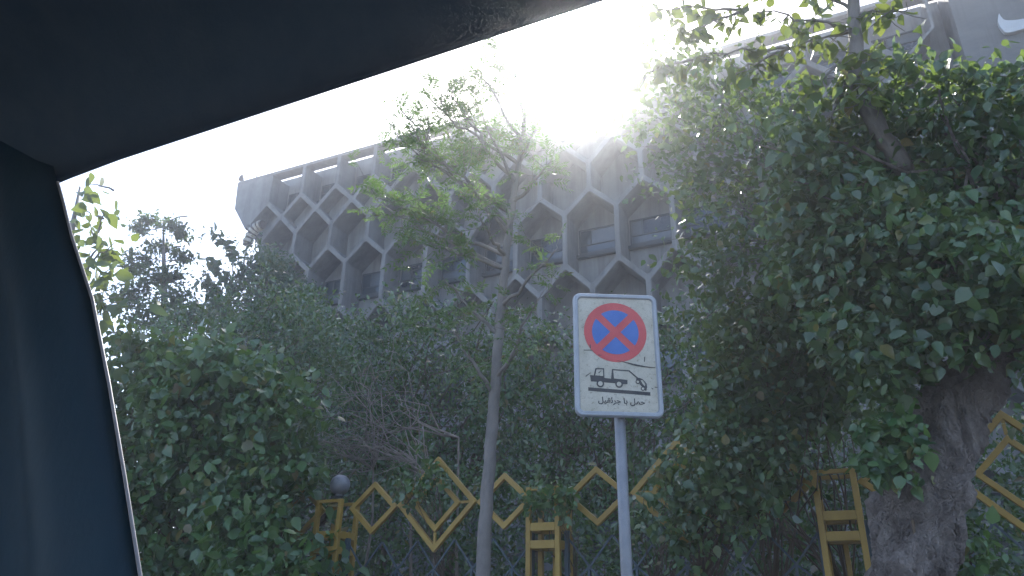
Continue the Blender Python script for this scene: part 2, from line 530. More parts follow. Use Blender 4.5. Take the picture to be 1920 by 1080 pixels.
# ------------------------------------------------------------------ fence
FY = 7.0
posts = [-8.05, -5.44, -2.885, -0.265]
post_labels = ['ochre ladder-shaped fence post deep in the ivy', 'ochre ladder-shaped fence post carrying the round globe lamp',
               'ochre ladder-shaped fence post between the slim trunk and the sign pole', 'ochre ladder-shaped fence post beside the thick gnarled trunk']
W = 0.30
for px_, lab in zip(posts, post_labels):
    r = empty('fence_post', (px_, FY, 0.13))
    tag(r, lab, 'fence post', 'ochre fence posts')
    top = 2.35
    for sx in (-1, 1):
        for sy in (-1, 1):
            MB().box((sx * W / 2 - 0.024, sy * W / 2 - 0.024, 0), (sx * W / 2 + 0.024, sy * W / 2 + 0.024, top)).build('upright', M['ochre'], r, False, 0.004)
    MB().box((-0.02, W / 2 - 0.02, 0), (0.02, W / 2 + 0.02, top - 0.5)).build('upright', M['ochre'], r, False, 0.004)
    for z in (1.94, 1.78, 1.07, 0.15):
        for sy in (-1, 1):
            MB().box((-W / 2 + 0.025, sy * W / 2 - 0.022, z), (W / 2 - 0.025, sy * W / 2 + 0.022, z + 0.075)).build('crossbar', M['ochre'], r, False, 0.004)
        for sx in (-1, 1):
            MB().box((sx * W / 2 - 0.022, -W / 2 + 0.025, z), (sx * W / 2 + 0.022, W / 2 - 0.025, z + 0.075)).build('crossbar', M['ochre'], r, False, 0.004)
    for sy in (-1, 1):
        MB().box((-W / 2 + 0.025, sy * W / 2 - 0.02, top - 0.035), (W / 2 - 0.025, sy * W / 2 + 0.02, top)).build('crossbar', M['ochre'], r, False, 0.004)
# globe lamp over the second post
gl = empty('globe_lamp', (-5.46, FY + 0.02, 2.48))
tag(gl, 'round grey globe lamp on top of an ochre fence post', 'lamp')
MB().lathe([(0.045, 0.0), (0.045, 0.05), (0.06, 0.055), (0.06, 0.08)], 14).build('collar', M['darkmetal'], gl)
prof = [(0.115 * math.sin(R(a)), 0.185 - 0.115 * math.cos(R(a))) for a in range(20, 180, 12)] + [(0.004, 0.30)]
MB().lathe(prof, 22).build('globe', M['globe'], gl, True)

def diamond(cx, cz, hw, hh, w=0.05, d=0.05):
    """rhombus frame of four mitred bars"""
    o = [(cx, cz + hh), (cx - hw, cz), (cx, cz - hh), (cx + hw, cz)]
    k = w * math.hypot(hw, hh) / (hw * hh)
    i = [(cx, cz + hh - k * hh), (cx - hw + k * hw, cz), (cx, cz - hh + k * hh), (cx + hw - k * hw, cz)]
    mb = MB()
    vs = [(x, -d / 2, z) for x, z in o] + [(x, -d / 2, z) for x, z in i] + [(x, d / 2, z) for x, z in o] + [(x, d / 2, z) for x, z in i]
    fs = []
    for a in range(4):
        b_ = (a + 1) % 4
        fs += [(a, a + 4, b_ + 4, b_), (a + 8, b_ + 8, b_ + 12, a + 12), (a, b_, b_ + 8, a + 8), (a + 4, a + 12, b_ + 12, b_ + 4)]
    return mb.add(vs, fs)
panel_labels = ['fence panel of ochre diamonds mostly hidden in the ivy', 'fence panel of ochre diamonds behind the slim tree trunk',
                'leaf-covered fence panel of ochre diamonds behind the sign pole', 'fence panel of ochre diamonds beyond the gnarled trunk']
def fence_panel(xa, xb, lab):
    r = empty('lattice_fence', ((xa + xb) / 2, FY, 0.13))
    tag(r, lab, 'fence', 'ochre and blue-grey fence panels')
    half = (xb - xa) / 2 - W / 2 - 0.02
    cz = 2.27
    big = 0.48; sm = (half * 2 - 2 * big) / 4
    diamond(0, cz, big, 0.49).build('diamond_frame', M['ochre'], r, False, 0.004)
    diamond(0, cz, 0.29, 0.29, 0.046, 0.046).build('diamond_frame', M['ochre'], r, False, 0.004)
    for s_ in (-1, 1):
        diamond(s_ * (big + sm), cz - 0.01, sm, 0.28).build('diamond_frame', M['ochre'], r, False, 0.004)
        MB().box((s_ * 0.355 - 0.062, -0.012, cz - 0.012), (s_ * 0.355 + 0.062, 0.012, cz + 0.012)).build('link_rod', M['ochre'], r)
        MB().box((-0.012, -0.012, cz + s_ * 0.355 - 0.062), (0.012, 0.012, cz + s_ * 0.355 + 0.062)).build('link_rod', M['ochre'], r)
    # lower lattice: zigzag over uprights
    n = 11
    xs = [-half + 2 * half * i / (n - 1) for i in range(n)]
    zt = 1.62; zl = 1.42
    for i, x in enumerate(xs):
        z_ = zt if i % 2 else zl
        MB().box((x - 0.011, -0.011, 0.2), (x + 0.011, 0.011, z_)).build('bar', M['bluegrey'], r)
        if i < n - 1:
            z2 = zl if i % 2 else zt
            MB().bar((x, 0.001, z_), (xs[i + 1], 0.001, z2), 0.018, 0.016).build('lattice_bar', M['bluegrey'], r)
            if i % 2 == 1:
                MB().bar((x, 0.018, z_), (x + (xs[1] - xs[0]), 0.018, z_ + 0.28), 0.018, 0.014).build('lattice_bar', M['bluegrey'], r)
                MB().bar((x, 0.034, z_), (x - (xs[1] - xs[0]), 0.034, z_ + 0.28), 0.018, 0.014).build('lattice_bar', M['bluegrey'], r)
    for sx in (-1, 1):
        MB().box((sx * half - 0.03 if sx > 0 else -half - 0.005, -0.03, 0.05), (half + 0.005 if sx > 0 else -half + 0.03, 0.03, 1.95)).build('end_post', M['bluegrey'], r)
    MB().box((-half + 0.03, -0.015, 0.16), (half - 0.03, 0.015, 0.20)).build('rail', M['bluegrey'], r)
for i, lab in enumerate(panel_labels):
    xa = posts[i]; xb = posts[i + 1] if i < 3 else posts[3] + 2.62
    fence_panel(xa, xb, lab)

# ------------------------------------------------------------------ street sign
sign = empty('tow_away_sign', (-1.135, 3.735, 0.13))
sign.rotation_euler = (0, 0, R(27.9))
tag(sign, 'rectangular white no-stopping sign with tow truck pictogram on a grey pole', 'road sign')
SW, SH, SZ = 0.47, 0.70, 2.497 - 0.0
def rrect(w, h, r, seg=7):
    out = []
    for cx, cz, a0 in ((w/2-r, h/2-r, 0), (-w/2+r, h/2-r, 90), (-w/2+r, -h/2+r, 180), (w/2-r, -h/2+r, 270)):
        for k in range(seg + 1):
            a = R(a0 + 90 * k / seg)
            out.append((cx + r * math.cos(a), cz + r * math.sin(a)))
    return out
def at_sign(poly): return [(x, z + SZ) for x, z in poly]
def flat(poly, y, mat, name, parent, th=0.0012):
    return MB().prism(at_sign(poly), y - th, y).build(name, mat, parent)
# white face with dirt and scratches
m, t, b = nodes('sign white')
v = obj_coord(t)
n1 = noise(t, 9, 8, 0.7, v); n2 = noise(t, 55, 6, 0.75, v)
r1 = ramp(t, n1.outputs[0], [(0.35, (0.42, 0.385, 0.30)), (0.62, (0.54, 0.50, 0.41))])
r2 = ramp(t, n2.outputs[0], [(0.33, (0.55, 0.52, 0.46)), (0.45, (1, 1, 1))])
t.links.new(mix_col(t, 1.0, r1.outputs[0], r2.outputs[0], 'MULTIPLY'), b.inputs['Base Color'])
b.inputs['Roughness'].default_value = 0.45
M['sign_white'] = m
M['sign_red'] = surface_mat('sign red', (0.50, 0.055, 0.06), (0.62, 0.085, 0.085), 12, 0.45, 0, 0)
M['sign_blue'] = surface_mat('sign blue', (0.03, 0.12, 0.40), (0.05, 0.16, 0.48), 12, 0.45, 0, 0)
M['sign_ink'] = surface_mat('sign ink', (0.022, 0.022, 0.024), (0.045, 0.045, 0.047), 16, 0.5, 0, 0)
plate = MB().prism(at_sign(rrect(SW - 0.03, SH - 0.03, 0.03)), -0.008, 0.008).build('plate', M['sign_white'], sign)
# raised rim
oo = rrect(SW, SH, 0.04); ii = rrect(SW - 0.055, SH - 0.055, 0.022); om = rrect(SW - 0.012, SH - 0.012, 0.036); im = rrect(SW - 0.043, SH - 0.043, 0.026)
N = len(oo); vs = []
for poly, y in ((oo, 0.012), (oo, -0.010), (om, -0.018), (im, -0.018), (ii, -0.0085), (ii, 0.012)):
    vs += [(x, y, z + SZ) for x, z in poly]
fs = []
for L in range(5):
    for k in range(N):
        k2 = (k + 1) % N
        fs.append((L * N + k, L * N + k2, (L + 1) * N + k2, (L + 1) * N + k))
mb = MB(); mb.v = vs; mb.f = fs
mb.build('rim', M['rim'], sign)
# roundel
CX, CZ, RR = -0.005, 0.124, 0.173
def disc(cx, cz, r, n=56): return [(cx + r * math.cos(2 * math.pi * k / n), cz + r * math.sin(2 * math.pi * k / n)) for k in range(n)]
rd = flat(disc(CX, CZ, RR), -0.0082, M['sign_red'], 'roundel', sign)
ri, gap = 0.129, 0.020
for q in range(4):
    a0 = R(45 + 90 * q); a1 = a0 + R(90)
    e = math.asin(gap / ri)
    pts = []
    for k in range(15):
        a = a0 + e + (a1 - a0 - 2 * e) * k / 14
        pts.append((CX + ri * math.cos(a), CZ + ri * math.sin(a)))
    am = (a0 + a1) / 2
    dd = gap * math.sqrt(2)
    pts.append((CX + dd * math.cos(am), CZ + dd * math.sin(am)))
    flat(pts, -0.0095, M['sign_blue'], 'blue_quadrant', rd)
# tow truck pictogram, drawn in photo-plan units (origin centre of plate, metres)
def u(x, y): return ((x - 559) / 540 * SW * 0.925, -(y - 527) / 815 * SH * 0.93)
def poly_u(pts, mat='sign_ink', name='pictogram_truck', y=-0.0082, parent=None):
    return flat([u(*p) for p in pts], y, M[mat], name, parent or sign)
truck = poly_u([(370,685),(395,687),(408,635),(466,634),(466,702),(510,706),(519,640),(527,640),(530,704),(620,712),(618,742),(375,728)])
poly_u([(415,645),(458,644),(458,690),(405,686)], 'sign_white', 'pictogram_window', -0.0095, truck)
poly_u([(425,668),(445,650),(448,653),(430,672)], 'sign_ink', 'pictogram_glint', -0.0108, truck)
for cx in (437, 562):
    c = u(cx, 743)
    w_ = flat(disc(c[0], c[1], 0.0205), -0.0096, M['sign_ink'], 'pictogram_wheel', truck)
    flat(disc(c[0], c[1], 0.0125), -0.0110, M['sign_white'], 'pictogram_hub', w_)
poly_u([(519,638),(636,644),(690,692),(684,699),(632,652),(519,646)], name='pictogram_crane')
car_p = poly_u([(682,692),(705,696),(725,705),(748,735),(750,758),(742,785),(730,778),(712,752),(692,725),(678,712)], name='pictogram_towed_car')
poly_u([(708,712),(722,712),(738,738),(734,752),(722,738)], 'sign_white', 'pictogram_window', -0.0095, car_p)
for cx, cy in ((688, 724), (720, 770)):
    c = u(cx, cy)
    w_ = flat(disc(c[0], c[1], 0.0115), -0.0096, M['sign_ink'], 'pictogram_wheel', car_p)
    flat(disc(c[0], c[1], 0.0065), -0.0110, M['sign_white'], 'pictogram_hub', w_)
poly_u([(356,770),(768,792),(768,816),(356,794)], name='pictogram_ground_line')
# scratches
for pts in ([(545,573),(640,592),(742,612),(810,619),(810,623),(740,619),(690,612),(635,598)], [(330,508),(380,506),(400,514),(380,511),(331,512)], [(372,470),(380,468),(382,495),(376,497)], [(430,538),(455,545),(432,546)], [(742,545),(748,546),(744,580),(738,580)], [(800,755),(820,756),(820,760),(800,759)], [(776,760),(790,768),(786,775)], [(338,693),(362,676),(380,668),(362,682),(342,698)]):
    poly_u(pts, 'sign_ink', 'scratch', -0.0096)
# Persian caption, glyphs in visual order
txt = '\uFEDE\uFBFF\uFED8\uFE9B\uFEAE\uFE9F \uFE8E\uFE91 \uFEDE\uFEE4\uFEA3'
tc = bpy.data.curves.new('caption', 'FONT')
tc.body = txt
tc.align_x = 'CENTER'
tc.size = 0.075
tc.extrude = 0.0006
tc.offset = 0.0017
to = bpy.data.objects.new('caption_tmp', tc)
COL.objects.link(to)
bpy.context.view_layer.update()
me = bpy.data.meshes.new_from_object(to.evaluated_get(bpy.context.evaluated_depsgraph_get()))
COL.objects.unlink(to); bpy.data.objects.remove(to)
co = np.array([v_.co for v_ in me.vertices])
cpos = u(574, 862)
if len(co):
    lo, hi = co.min(0), co.max(0)
    sc_ = 0.250 / (hi[0] - lo[0])
    for v_ in me.vertices:
        x = (v_.co.x - (lo[0] + hi[0]) / 2) * sc_
        z = (v_.co.y - (lo[1] + hi[1]) / 2) * sc_ - x * 0.03
        v_.co = (x + cpos[0], -0.0088 - v_.co.z, z + cpos[1] + SZ)
    me.materials.clear(); me.materials.append(M['sign_ink'])
    link('caption', me, sign)
# pole and brackets
MB().tube([(0.008, 0.045, 0), (0.008, 0.045, 2.80)], 0.029, 16).build('pole', M['galv'], sign, True)
for z in (2.30, 2.70):
    MB().box((-0.05, 0.0125, z), (0.066, 0.080, z + 0.03)).build('bracket', M['galv'], sign)

# pale cone lamp in the garden
gl2 = empty('garden_lamp', (-0.492, 8.600, 3.849))
gl2.location.z = 0
tag(gl2, 'pale cone-shaped garden lamp half buried in the shrubs', 'lamp')
zc = 3.777
MB().lathe([(0.165, 0), (0.16, 0.012), (0.07, 0.28), (0.05, 0.30), (0.02, 0.31)], 20, (0, 0, zc)).build('shade', M['shade'], gl2, True)
MB().tube([(0, 0, 0), (0, 0, zc + 0.02)], 0.025, 10).build('pole', M['darkmetal'], gl2, True)

# ------------------------------------------------------------------ foliage tools
OVATE_V = np.array([(0, 0, 0), (-.30, .22, .05), (-.33, .48, .04), (-.16, .80, -.05), (0, 1.02, -.16), (.16, .80, -.05), (.33, .48, .04), (.30, .22, .05), (0, .25, -.03), (0, .62, -.06)])
OVATE_F = np.array([(0, 8, 1), (1, 8, 2), (2, 8, 9), (2, 9, 3), (3, 9, 4), (4, 9, 5), (5, 9, 6), (6, 9, 8), (6, 8, 7), (7, 8, 0)])
SIMPLE_V = np.array([(0, 0, 0), (-.24, .42, .09), (0, 1, -.08), (.24, .42, .09), (0, .45, -.01)])
SIMPLE_F = np.array([(0, 4, 1), (1, 4, 2), (2, 4, 3), (3, 4, 0)])
NARROW_V = np.array([(0, 0, 0), (-.15, .45, .05), (0, 1, -.10), (.15, .45, .05)])
NARROW_F = np.array([(0, 2, 1), (0, 3, 2)])
SHAPES = {'ovate': (OVATE_V, OVATE_F), 'simple': (SIMPLE_V, SIMPLE_F), 'narrow': (NARROW_V, NARROW_F)}

def unit(a):
    return a / np.maximum(np.linalg.norm(a, axis=1, keepdims=True), 1e-9)

def leaf_frames(n, out=None, droop=0.6, spread=0.8):
    """random blade directions: tips droop, blades face outward and up"""
    axis = rng.normal(size=(n, 3)) * spread
    axis[:, 2] -= droop
    axis = unit(axis)
    nr = rng.normal(size=(n, 3)) * 0.55
    nr[:, 2] += 0.55
    if out is not None: nr += out * 0.7
    nr = nr - axis * np.sum(nr * axis, axis=1, keepdims=True)
    nr = unit(nr)
    return axis, nr

def leaves_mesh(name, pos, axis, nr, size, mat, shape='ovate'):
    V, F = SHAPES[shape]
    side = np.cross(axis, nr)
    n = len(pos); k = len(V)
    wv = rng.uniform(0.8, 1.2, (n, 1))
    P = (pos[:, None, :] + size[:, None, None] * (side[:, None, :] * (V[None, :, 0:1] * wv[:, :, None]) + axis[:, None, :] * V[None, :, 1:2] + nr[:, None, :] * V[None, :, 2:3] * rng.uniform(-0.5, 2.2, (n, 1, 1))))
    T = (F[None] + (np.arange(n) * k)[:, None, None]).reshape(-1, 3)
    return fast_mesh(name, P.reshape(-1, 3), T, mat)

LEAF_DATA = {}
def leaf_objects(parent, pos, axis, nr, size, mat, shape='ovate', variants=6):
    """single leaves as objects that share a few meshes"""
    key = (mat.name, shape)
    if key not in LEAF_DATA:
        L = []
        for i in range(variants):
            me = leaves_mesh('leaf', np.zeros((1, 3)), np.array([[0, 1.0, 0]]), np.array([[0, 0, 1.0]]), np.ones(1), mat, shape)
            L.append(me)
        LEAF_DATA[key] = L
    for i in range(len(pos)):
        a = Vector(axis[i]); n_ = Vector(nr[i]); s_ = a.cross(n_)
        o = bpy.data.objects.new('leaf', LEAF_DATA[key][i % variants])
        COL.objects.link(o)
        o.parent = parent
        sz = float(size[i])
        o.matrix_local = Matrix(((s_.x * sz, a.x * sz, n_.x * sz, pos[i][0]), (s_.y * sz, a.y * sz, n_.y * sz, pos[i][1]), (s_.z * sz, a.z * sz, n_.z * sz, pos[i][2]), (0, 0, 0, 1)))

def in_poly(p, poly):
    x, z = p[:, 0], p[:, 1]
    c = np.zeros(len(p), bool)
    n = len(poly)
    for i in range(n):
        (x0, z0), (x1, z1) = poly[i], poly[(i + 1) % n]
        if z0 == z1: continue
        hit = ((z0 > z) != (z1 > z)) & (x < (x1 - x0) * (z - z0) / (z1 - z0) + x0)
        c ^= hit
    return c

def fill_poly(poly, n):
    P = np.array(poly); lo, hi = P.min(0), P.max(0)
    out = np.zeros((0, 2))
    while len(out) < n:
        q = rng.uniform(lo, hi, (n * 2, 2))
        out = np.vstack([out, q[in_poly(q, poly)]])
    return out[:n]

def mass(poly, y0, thick, clusters, per, csize, lsize, holes=0.0):
    """leaf positions for a bushy mass: (x, z) outline, thickness in y, leaves in sprays"""
    c = fill_poly(poly, clusters) + rng.normal(size=(clusters, 2)) * csize * 0.6
    ph = rng.uniform(0, 6, 4)
    bulge = (np.sin(c[:, 0] * 2.1 + ph[0]) * np.cos(c[:, 1] * 1.9 + ph[1]) + 0.6 * np.sin(c[:, 0] * 4.7 + c[:, 1] * 3.9 + ph[2]))
    if holes > 0:
        keep = (np.sin(c[:, 0] * 5.3 + ph[3]) * np.sin(c[:, 1] * 6.1 + ph[0]) + rng.normal(size=len(c)) * 0.35) > -1 + holes * 1.2
        c = c[keep]; bulge = bulge[keep]
    depth = rng.random(len(c)) ** 1.7 * thick - 0.22 * thick * bulge
    ctr = np.column_stack([c[:, 0], y0 + depth, c[:, 1]])
    drift = unit(rng.normal(size=(len(c), 3)) + np.array([0, -0.5, -0.25]))
    tt = rng.uniform(-1, 1, (len(c), per, 1))
    pos = ctr[:, None, :] + drift[:, None, :] * tt * csize + rng.normal(size=(len(c), per, 3)) * csize * 0.33
    pos = pos.reshape(-1, 3)
    out = np.tile(np.array([[0.0, -1.0, 0.15]]), (len(pos), 1))
    axis, nr = leaf_frames(len(pos), out)
    size = lsize * np.clip(rng.lognormal(-0.08, 0.36, len(pos)), 0.35, 1.55)
    return ctr, pos, axis, nr, size

def wander(a, b_, n=6, amp=0.08, sag=0.0):
    a, b_ = Vector(a), Vector(b_)
    L = (b_ - a).length
    pts = []
    for i in range(n + 1):
        f = i / n
        p = a.lerp(b_, f)
        w = math.sin(math.pi * f)
        p += Vector((random.uniform(-1, 1), random.uniform(-1, 1), random.uniform(-1, 1))) * amp * L * w * 0.6
        p.z += sag * L * w
        pts.append(p)
    return pts

def taper(n, r0, r1): return [r0 + (r1 - r0) * i / (n - 1) for i in range(n)]

def twig_web(mb, ctr, root, n, r=0.012):
    """branches from a root point out to some of the spray centres"""
    idx = rng.choice(len(ctr), min(n, len(ctr)), replace=False)
    for i in idx:
        p = wander(root[random.randrange(len(root))], ctr[i], 6, 0.10, 0.06)
        mb.tube(p, taper(len(p), r, r * 0.3), 5, False)

# ------------------------------------------------------------------ ivy hedge on the fence, near the car pillar
def plant(name, label, cat, base, poly, y0, thick, clusters, per, csize, lsize, mat, shape, roots, twigs, rtw=0.012, holes=0.0, single=0, group=None, stemmat=None, stem_r=0.05):
    r = empty(name)
    tag(r, label, cat, group)
    ctr, pos, axis, nr, size = mass(poly, y0, thick, clusters, per, csize, lsize, holes)
    if single:
        # the leaves lying nearest the street become single objects
        score = pos[:, 1] - size * 2.0
        order = np.argsort(score)
        inz = pos[:, 2] > 1.35
        order = np.array([i for i in order if inz[i]])
        pick = order[:int(single * 2)]
        pick = rng.choice(pick, single, replace=False)
        rest = np.ones(len(pos), bool); rest[pick] = False
    else:
        rest = np.ones(len(pos), bool)
    crown = link('crown', leaves_mesh('crown', pos[rest], axis[rest], nr[rest], size[rest], mat, shape), r)
    crown['kind'] = 'stuff'
    if single:
        leaf_objects(crown, pos[pick], axis[pick], nr[pick], size[pick], mat, shape)
    mb = MB()
    twig_web(mb, ctr, roots, twigs, rtw)
    mb.build('branches', stemmat or M['stem'], r)
    tr = MB()
    for q in roots:
        if stem_r <= 0: break
        p = wander((q[0] + random.uniform(-.15, .15), q[1] + 0.1, 0.0), q, 6, 0.05)
        tr.tube(p, taper(len(p), stem_r * 1.4, stem_r * 0.7), 8, True, 0.08)
    if tr.v: tr.build('trunk', stemmat or M['stem'], r, True)
    return r

# 1. ivy hedge
plant('ivy_hedge', 'dense ivy hedge of large heart-shaped leaves beside the dark car pillar', 'hedge', None,
      [(-8.02, 1.13), (-8.84, 4.07), (-8.48, 4.45), (-7.95, 4.57), (-7.23, 4.27), (-6.36, 4.15), (-5.82, 3.77), (-5.51, 3.32), (-5.60, 2.82), (-5.53, 2.29), (-5.35, 2.03), (-5.16, 1.73), (-4.88, 1.19)],
      5.9, 1.1, 2100, 9, 0.15, 0.112, M['ivy'], 'ovate', [(-7.6, 6.7, 1.6), (-6.6, 6.8, 1.4), (-5.9, 6.9, 1.3), (-8.6, 6.7, 1.5)], 60, 0.012, 0.0, 300)
# 2. shrubs behind: trees of the garden, left half
plant('garden_tree', 'tall bushy small-leaved tree behind the ivy hedge', 'tree', None,
      [(-13.01, 3.50), (-13.23, 5.77), (-12.91, 6.39), (-11.91, 6.74), (-10.80, 6.72), (-10.05, 6.91), (-9.03, 6.84), (-7.99, 6.25), (-7.30, 6.04), (-6.80, 5.31), (-6.69, 3.45), (-7.95, 3.21)],
      9.2, 1.7, 2900, 9, 0.22, 0.092, M['shrub'], 'simple', [(-12.2, 10.2, 3.0), (-10.6, 10.2, 3.0), (-9.2, 10.3, 2.6)], 70, 0.02, 0.12, 0, None, None, 0.08)
plant('garden_tree', 'bushy dark tree behind the globe lamp and the slim trunk', 'tree', None,
      [(-7.33, 5.78), (-6.73, 5.96), (-6.13, 5.99), (-5.44, 5.70), (-4.79, 5.46), (-4.27, 5.42), (-3.85, 5.07), (-3.77, 3.63), (-3.93, 2.94), (-4.38, 2.76), (-6.95, 2.82), (-7.42, 3.46)],
      9.0, 1.5, 2000, 9, 0.20, 0.088, M['shrub'], 'simple', [(-8.2, 10.0, 2.6), (-6.8, 10.0, 2.6), (-5.6, 10.0, 2.6)], 70, 0.02, 0.25, 0, None, None, 0.07)
plant('garden_tree', 'loose small-leaved tree right behind the no-stopping sign', 'tree', None,
      [(-4.11, 5.25), (-3.60, 5.38), (-3.04, 5.17), (-1.76, 5.28), (-1.50, 4.93), (-1.76, 2.88), (-2.12, 2.52), (-3.95, 2.73), (-4.18, 3.75)],
      9.4, 1.4, 1100, 9, 0.22, 0.09, M['shrub'], 'simple', [(-4.4, 10.3, 2.6), (-3.2, 10.3, 2.6)], 60, 0.018, 0.35, 0, None, None, 0.06)
# 3. low shrubs behind the fence
for lab, poly, n, hol in (
    ('low leafy shrub showing through the fence panel by the slim trunk', [(-6.62, 1.15), (-6.96, 3.25), (-6.23, 3.06), (-5.25, 3.13), (-4.18, 2.93), (-3.49, 2.76), (-3.23, 2.40), (-3.24, 1.21)], 950, 0.3),
    ('low leafy shrub behind the fence to either side of the sign pole', [(-3.36, 1.20), (-3.36, 2.75), (-2.71, 2.95), (-1.87, 2.95), (-1.33, 2.74), (-0.92, 2.61), (-1.08, 1.24)], 560, 0.3),
    ('low dark shrub behind the fence post beside the gnarled trunk', [(-1.21, 1.24), (-1.02, 2.87), (-0.26, 3.14), (0.46, 3.29), (0.98, 3.13), (1.67, 3.17), (1.22, 1.28)], 900, 0.2)):
    plant('shrub', lab, 'shrub', None, poly, 8.0, 1.2, n, 9, 0.17, 0.082, M['shrub'], 'simple', [(poly[0][0] + 0.8, 8.9, 0.8), (poly[-1][0] - 0.8, 8.9, 0.8)], 24, 0.01, hol, 0, 'low shrubs behind the fence', None, 0.03)
# far dark hedge closing the garden
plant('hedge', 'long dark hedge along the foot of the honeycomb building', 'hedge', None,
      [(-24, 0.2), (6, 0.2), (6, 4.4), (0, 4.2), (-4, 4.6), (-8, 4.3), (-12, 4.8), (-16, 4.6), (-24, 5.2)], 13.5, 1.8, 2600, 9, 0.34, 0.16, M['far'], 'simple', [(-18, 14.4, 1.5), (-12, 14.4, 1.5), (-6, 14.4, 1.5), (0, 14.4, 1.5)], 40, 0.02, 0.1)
# 4. creeper-clad tree at the corner of the building
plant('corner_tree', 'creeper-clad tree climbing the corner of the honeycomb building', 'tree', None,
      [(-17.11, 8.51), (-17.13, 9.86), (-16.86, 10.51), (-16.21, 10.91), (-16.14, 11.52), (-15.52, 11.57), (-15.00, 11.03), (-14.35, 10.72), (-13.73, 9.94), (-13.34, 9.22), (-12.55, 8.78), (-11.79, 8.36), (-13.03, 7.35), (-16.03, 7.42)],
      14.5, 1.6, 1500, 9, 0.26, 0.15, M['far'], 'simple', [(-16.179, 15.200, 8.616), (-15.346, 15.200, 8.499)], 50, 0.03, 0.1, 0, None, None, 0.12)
for bx, by in ((398,432),(412,448),(395,490),(385,528)):
    pass
# 5. right: leafy shrub over the fence
plant('fence_creeper', 'leafy creeper spilling over the fence right of the sign', 'creeper', None,
      [(-1.12, 3.65), (-0.86, 3.93), (-0.43, 3.96), (-0.00, 3.59), (0.12, 3.29), (-0.07, 2.86), (-0.45, 2.80), (-0.57, 2.54), (-0.73, 2.25), (-1.05, 2.10), (-1.25, 2.32), (-1.15, 2.86)],
      6.25, 0.9, 1150, 9, 0.15, 0.074, M['mulberry'], 'ovate', [(-1.6, 7.3, 1.4), (-0.9, 7.3, 1.4), (-0.3, 7.4, 1.5)], 60, 0.01, 0.1)
# 6. big gnarled tree
big = plant('gnarled_tree', 'thick gnarled leaning tree with broad drooping leaves', 'tree', None,
      [(-0.25, 4.33), (-0.08, 4.76), (0.13, 4.92), (0.51, 4.96), (0.86, 4.78), (1.11, 4.76), (1.55, 4.53), (1.06, 2.46), (0.98, 2.79), (0.81, 2.88), (0.62, 2.91), (0.37, 2.66), (0.15, 2.65), (-0.00, 2.85), (-0.15, 3.17), (-0.31, 3.51), (-0.33, 3.94)],
      4.8, 1.3, 2300, 9, 0.14, 0.072, M['mulberry'], 'ovate', [(1.016, 5.300, 3.208), (1.323, 5.400, 3.731)], 110, 0.018, 0.06, 300, None, M['bark'], 0.02)
for ch in list(big.children):
    if ch.name.startswith('trunk'): bpy.data.objects.remove(ch)
def gnarled_trunk():
    path = [((-0.053, 5.200, 0.450), 0.40), ((0.045, 5.200, 1.086), 0.37), ((0.131, 5.200, 1.561), 0.335), ((0.219, 5.200, 1.856), 0.345), ((0.308, 5.220, 2.103), 0.33), ((0.424, 5.250, 2.359), 0.30), ((0.604, 5.300, 2.606), 0.27), ((0.841, 5.350, 2.889), 0.25), ((1.070, 5.400, 3.201), 0.22), ((1.433, 5.500, 3.757), 0.19), ((1.837, 5.600, 4.478), 0.15)]
    pts = []; rad = []
    for i in range(len(path) - 1):
        a, b_ = Vector(path[i][0]), Vector(path[i + 1][0])
        for k in range(16):
            f = k / 16
            pts.append(a.lerp(b_, f)); rad.append(0.72 * (path[i][1] + (path[i + 1][1] - path[i][1]) * f))
    base = pts[0].copy()
    n = 110
    mb = MB(); prev = None
    from mathutils import noise as mn
    for i, p in enumerate(pts):
        t_ = (pts[min(i + 6, len(pts) - 1)] - pts[max(i - 6, 0)]).normalized()
        u_ = t_.cross(Vector((0.3, 0.9, 0.1))).normalized() if prev is None else (prev - t_ * prev.dot(t_)).normalized()
        prev = u_; w_ = t_.cross(u_)
        for k in range(n):
            a = 2 * math.pi * k / n
            d = u_ * math.cos(a) + w_ * math.sin(a)
            q = p + d * rad[i]
            burl = mn.fractal(q * 3.2, 0.9, 2.0, 4) * 0.26
            ridge = abs(mn.noise(Vector((math.cos(a) * 3.2, math.sin(a) * 3.2, q.z * 1.3)))) * -0.16
            fine = mn.fractal(Vector((q.x * 9, q.y * 9, q.z * 5)), 0.6, 2.1, 6) * 0.13
            crack = -0.20 * max(0.0, 1 - 8 * abs(mn.noise(Vector((q.x * 5.5, q.y * 5.5, q.z * 2.4)) + Vector((7, 3, 1)))))
            mb.v.append(tuple(p + d * rad[i] * (1.02 + burl + ridge + fine + crack)))
    for i in range(len(pts) - 1):
        for k in range(n):
            a0 = i * n + k; a1 = i * n + (k + 1) % n
            mb.f.append((a0, a1, a1 + n, a0 + n))
    return mb
gnarled_trunk().build('trunk', M['bark'], big, True)
